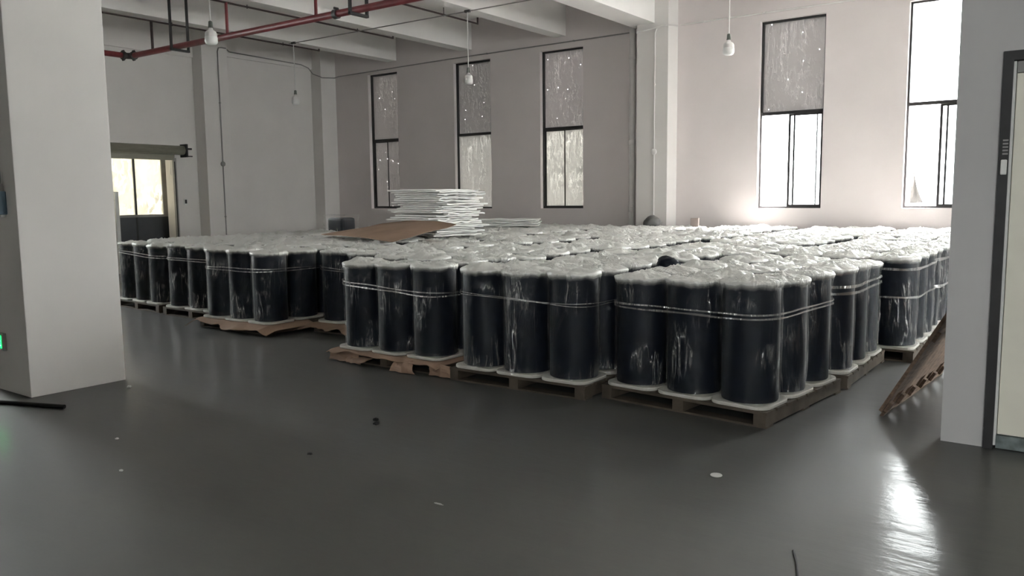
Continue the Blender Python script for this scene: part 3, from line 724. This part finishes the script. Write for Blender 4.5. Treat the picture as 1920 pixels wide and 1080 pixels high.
# flat pile of boards further back
z = 1.03
for k in range(5):
    th = .022; sd = rnd2.uniform(0, 50)
    def fn(u, v, sd=sd, zz=z): return ((u-.5)*1.4, (v-.5)*1.0, zz+.02+.02*noise.noise(Vector((u*4+sd, v*4, 0)))*(1 if k > 2 else .3))
    sheet('foam_board', 'board', fn, 12, 8, .016, 'thin white sheet, %s from the top of the low flat pile behind the stack' % ORD[4-k], 'board', 'low pile of white sheets', None, (-9.75+rnd2.uniform(-.05, .05), 13.1+rnd2.uniform(-.05, .05), 0), .5+rnd2.uniform(-.06, .06))
    z += .027
# short wrapped bundle on the rolls
e = empty('wrapped_bundle', (-11.25, 10.2, 1.0)); tag(e, 'short black film-wrapped bundle lying on the rolls by the corner', 'bundle')
MB().bev(-.20, .20, -.16, .16, .0, .26, .05).build('bundle_core', 'roll', e)
bm = bmesh.new(); bmesh.ops.create_cube(bm, size=1); bmesh.ops.subdivide_edges(bm, edges=bm.edges[:], cuts=7, use_grid_fill=True)
for v in bm.verts:
    p = v.co.copy(); q = Vector((p.x*.48, p.y*.40, (p.z+.5)*.29)); q += p.normalized()*(.012+.03*noise.noise(p*5))
    q.z = max(.0, q.z); v.co = q
me = bpy.data.meshes.new('plastic_bag'); bm.to_mesh(me); bm.free(); me.materials.append(M['film']); me.polygons.foreach_set('use_smooth', [True]*len(me.polygons)); obj('plastic_bag', me, e)
# grey bag and small box by the window-wall column
def lump(name, loc, s, mat, label, cat, seed, amp=.25):
    bm = bmesh.new(); bmesh.ops.create_icosphere(bm, subdivisions=3, radius=1)
    for v in bm.verts:
        p = v.co.normalized(); k = 1+amp*noise.noise(p*1.7+Vector((seed, 0, 0)))+amp*.4*noise.noise(p*4+Vector((0, seed, 0)))
        q = Vector((p.x*s[0], p.y*s[1], p.z*s[2]))*k; q.z = max(-s[2]*.55, q.z); v.co = q
    zmin = min(v.co.z for v in bm.verts)
    for v in bm.verts: v.co.z -= zmin
    me = bpy.data.meshes.new(name); bm.to_mesh(me); bm.free(); me.materials.append(M[mat]); me.polygons.foreach_set('use_smooth', [True]*len(me.polygons))
    return tag(obj(name, me, None, loc), label, cat)
def on_roll(x, y):
    k = min(slots, key=lambda q: math.hypot(q[1]-x, q[2]-y)); return k[1], k[2], k[3]+.875
lump('refuse_bag', on_roll(-7.15, 14.7), (.17, .15, .13), 'greybag', 'dark grey crumpled bag on the rolls before the wall column', 'bag', 4.0)
bx = empty('carton', on_roll(-6.5, 14.75), .2); tag(bx, 'small dull brown carton standing on the rolls beside the wall column', 'box')
MB().bev(-.075, .075, -.06, .06, 0, .17, .006).build('body', 'brick', bx); MB().box(-.075, .075, -.005, .005, .1695, .172).build('tape', 'conduit', bx)
# black bag between the tops
lump('black_bag', (-2.98, 6.34, .985), (.10, .085, .065), 'roll', 'small black plastic bag tucked between the white tops', 'bag', 9.0, .4)

# pallet leaning behind the partition
lean = math.atan2(.575, 1.05); e = empty('leaning_pallet', (-1.27, 6.2, 0)); e.rotation_euler = (0, lean, math.radians(-4))
tag(e, 'worn wooden pallet leaning at the edge of the partition', 'pallet')
L, D_ = 1.22, 1.75
# local: x = thickness (away from floor-side face), y = along the floor, z = up the lean
nb = 11; bw = D_/nb
for k in range(nb): MB().box(.0, .024, k*bw+.002, (k+1)*bw-.002, .045 if k % 2 == 0 else .15+.03*(k % 4 == 1), L).build('deck_board', 'oldpallet', e)
MB().box(.026, .048, 0, D_, .0, .05).build('sill_board', 'oldpallet', e)
for z in (L*.55, L-.1): MB().box(.026, .048, .02, D_-.02, z, z+.08).build('batten', 'oldpallet', e)
for k in range(0, nb, 2): MB().box(.026, .05, k*bw+.03, k*bw+.09, .05, .13).build('splint', 'oldpallet', e)

# things on the floor
tag(MB().tube([(-7.6, 2.62, .015), (-7.07, 2.74, .015), (-6.9, 2.80, .016), (-6.47, 2.955, .015)], .017, 8).build('rubber_strip', 'black'), 'black rubber strip lying on the floor before the left column', 'strip')
def crumb(x, y, s, mat, label, seed): lump('floor_scrap', (x, y, 0), s, mat, label, 'scrap', seed, .4)['group'] = 'scraps on the floor'
crumb(-4.20, 4.07, (.022, .018, .012), 'black', 'small black crumb on the dark floor before the third pallet', 1)
crumb(-4.12, 4.00, (.02, .024, .012), 'black', 'second small black crumb right beside the first', 2)
crumb(-3.98, 3.28, (.02, .015, .006), 'black', 'tiny dark crumb on the floor left of centre', 6)
crumb(-5.33, 2.76, (.015, .012, .005), 'chip', 'tiny pale chip on the floor nearer the left column', 5)
crumb(-4.67, 2.43, (.017, .010, .005), 'chip', 'tiny pale chip lowest on the floor at left', 3)
crumb(-6.73, 3.62, (.022, .018, .012), 'chip', 'pale crumb at the foot of the left column', 8)
crumb(-2.75, 3.1, (.03, .006, .004), 'chip', 'thin pale sliver in the middle of the floor', 12)
o = tag(MB().lathe([(.030, 0), (.034, .003), (.033, .007), (.02, .009)], 16).build('floor_scrap', 'chip', None, (-1.72, 4.33, 0)), 'flat pale disc lying on the floor before the nearest pallet', 'scrap', 'scraps on the floor')
tag(MB().tube([(-1.05, 3.57, .006), (-1.0, 3.45, .005), (-.96, 3.33, .006), (-.93, 3.22, .005)], [.006, .005, .005, .007], 7).build('wire_piece', 'dark_frame'), 'thin dark wire piece on the floor at lower right', 'wire')
# torn remnant of the covering sheet hanging in the open sash of the bright window
def fn(u, v):
    z = 2.28-.86*u; wd = .20*(u**2.2)+.015; return (-2.775+wd*v+.01*math.sin(u*5), YW+.06+.02*math.sin(v*3+u*4), z)
sheet('torn_sheet', M['pf_torn'], fn, 14, 6, .002, 'torn pale plastic remnant hanging in the bright window beside the partition', 'plastic sheet')
struct(MB().box(-60, 60, YW+.3, 120, -.6, -.5).build('yard_ground', 'outside'), 'pale concrete yard outside the windows', 'ground')
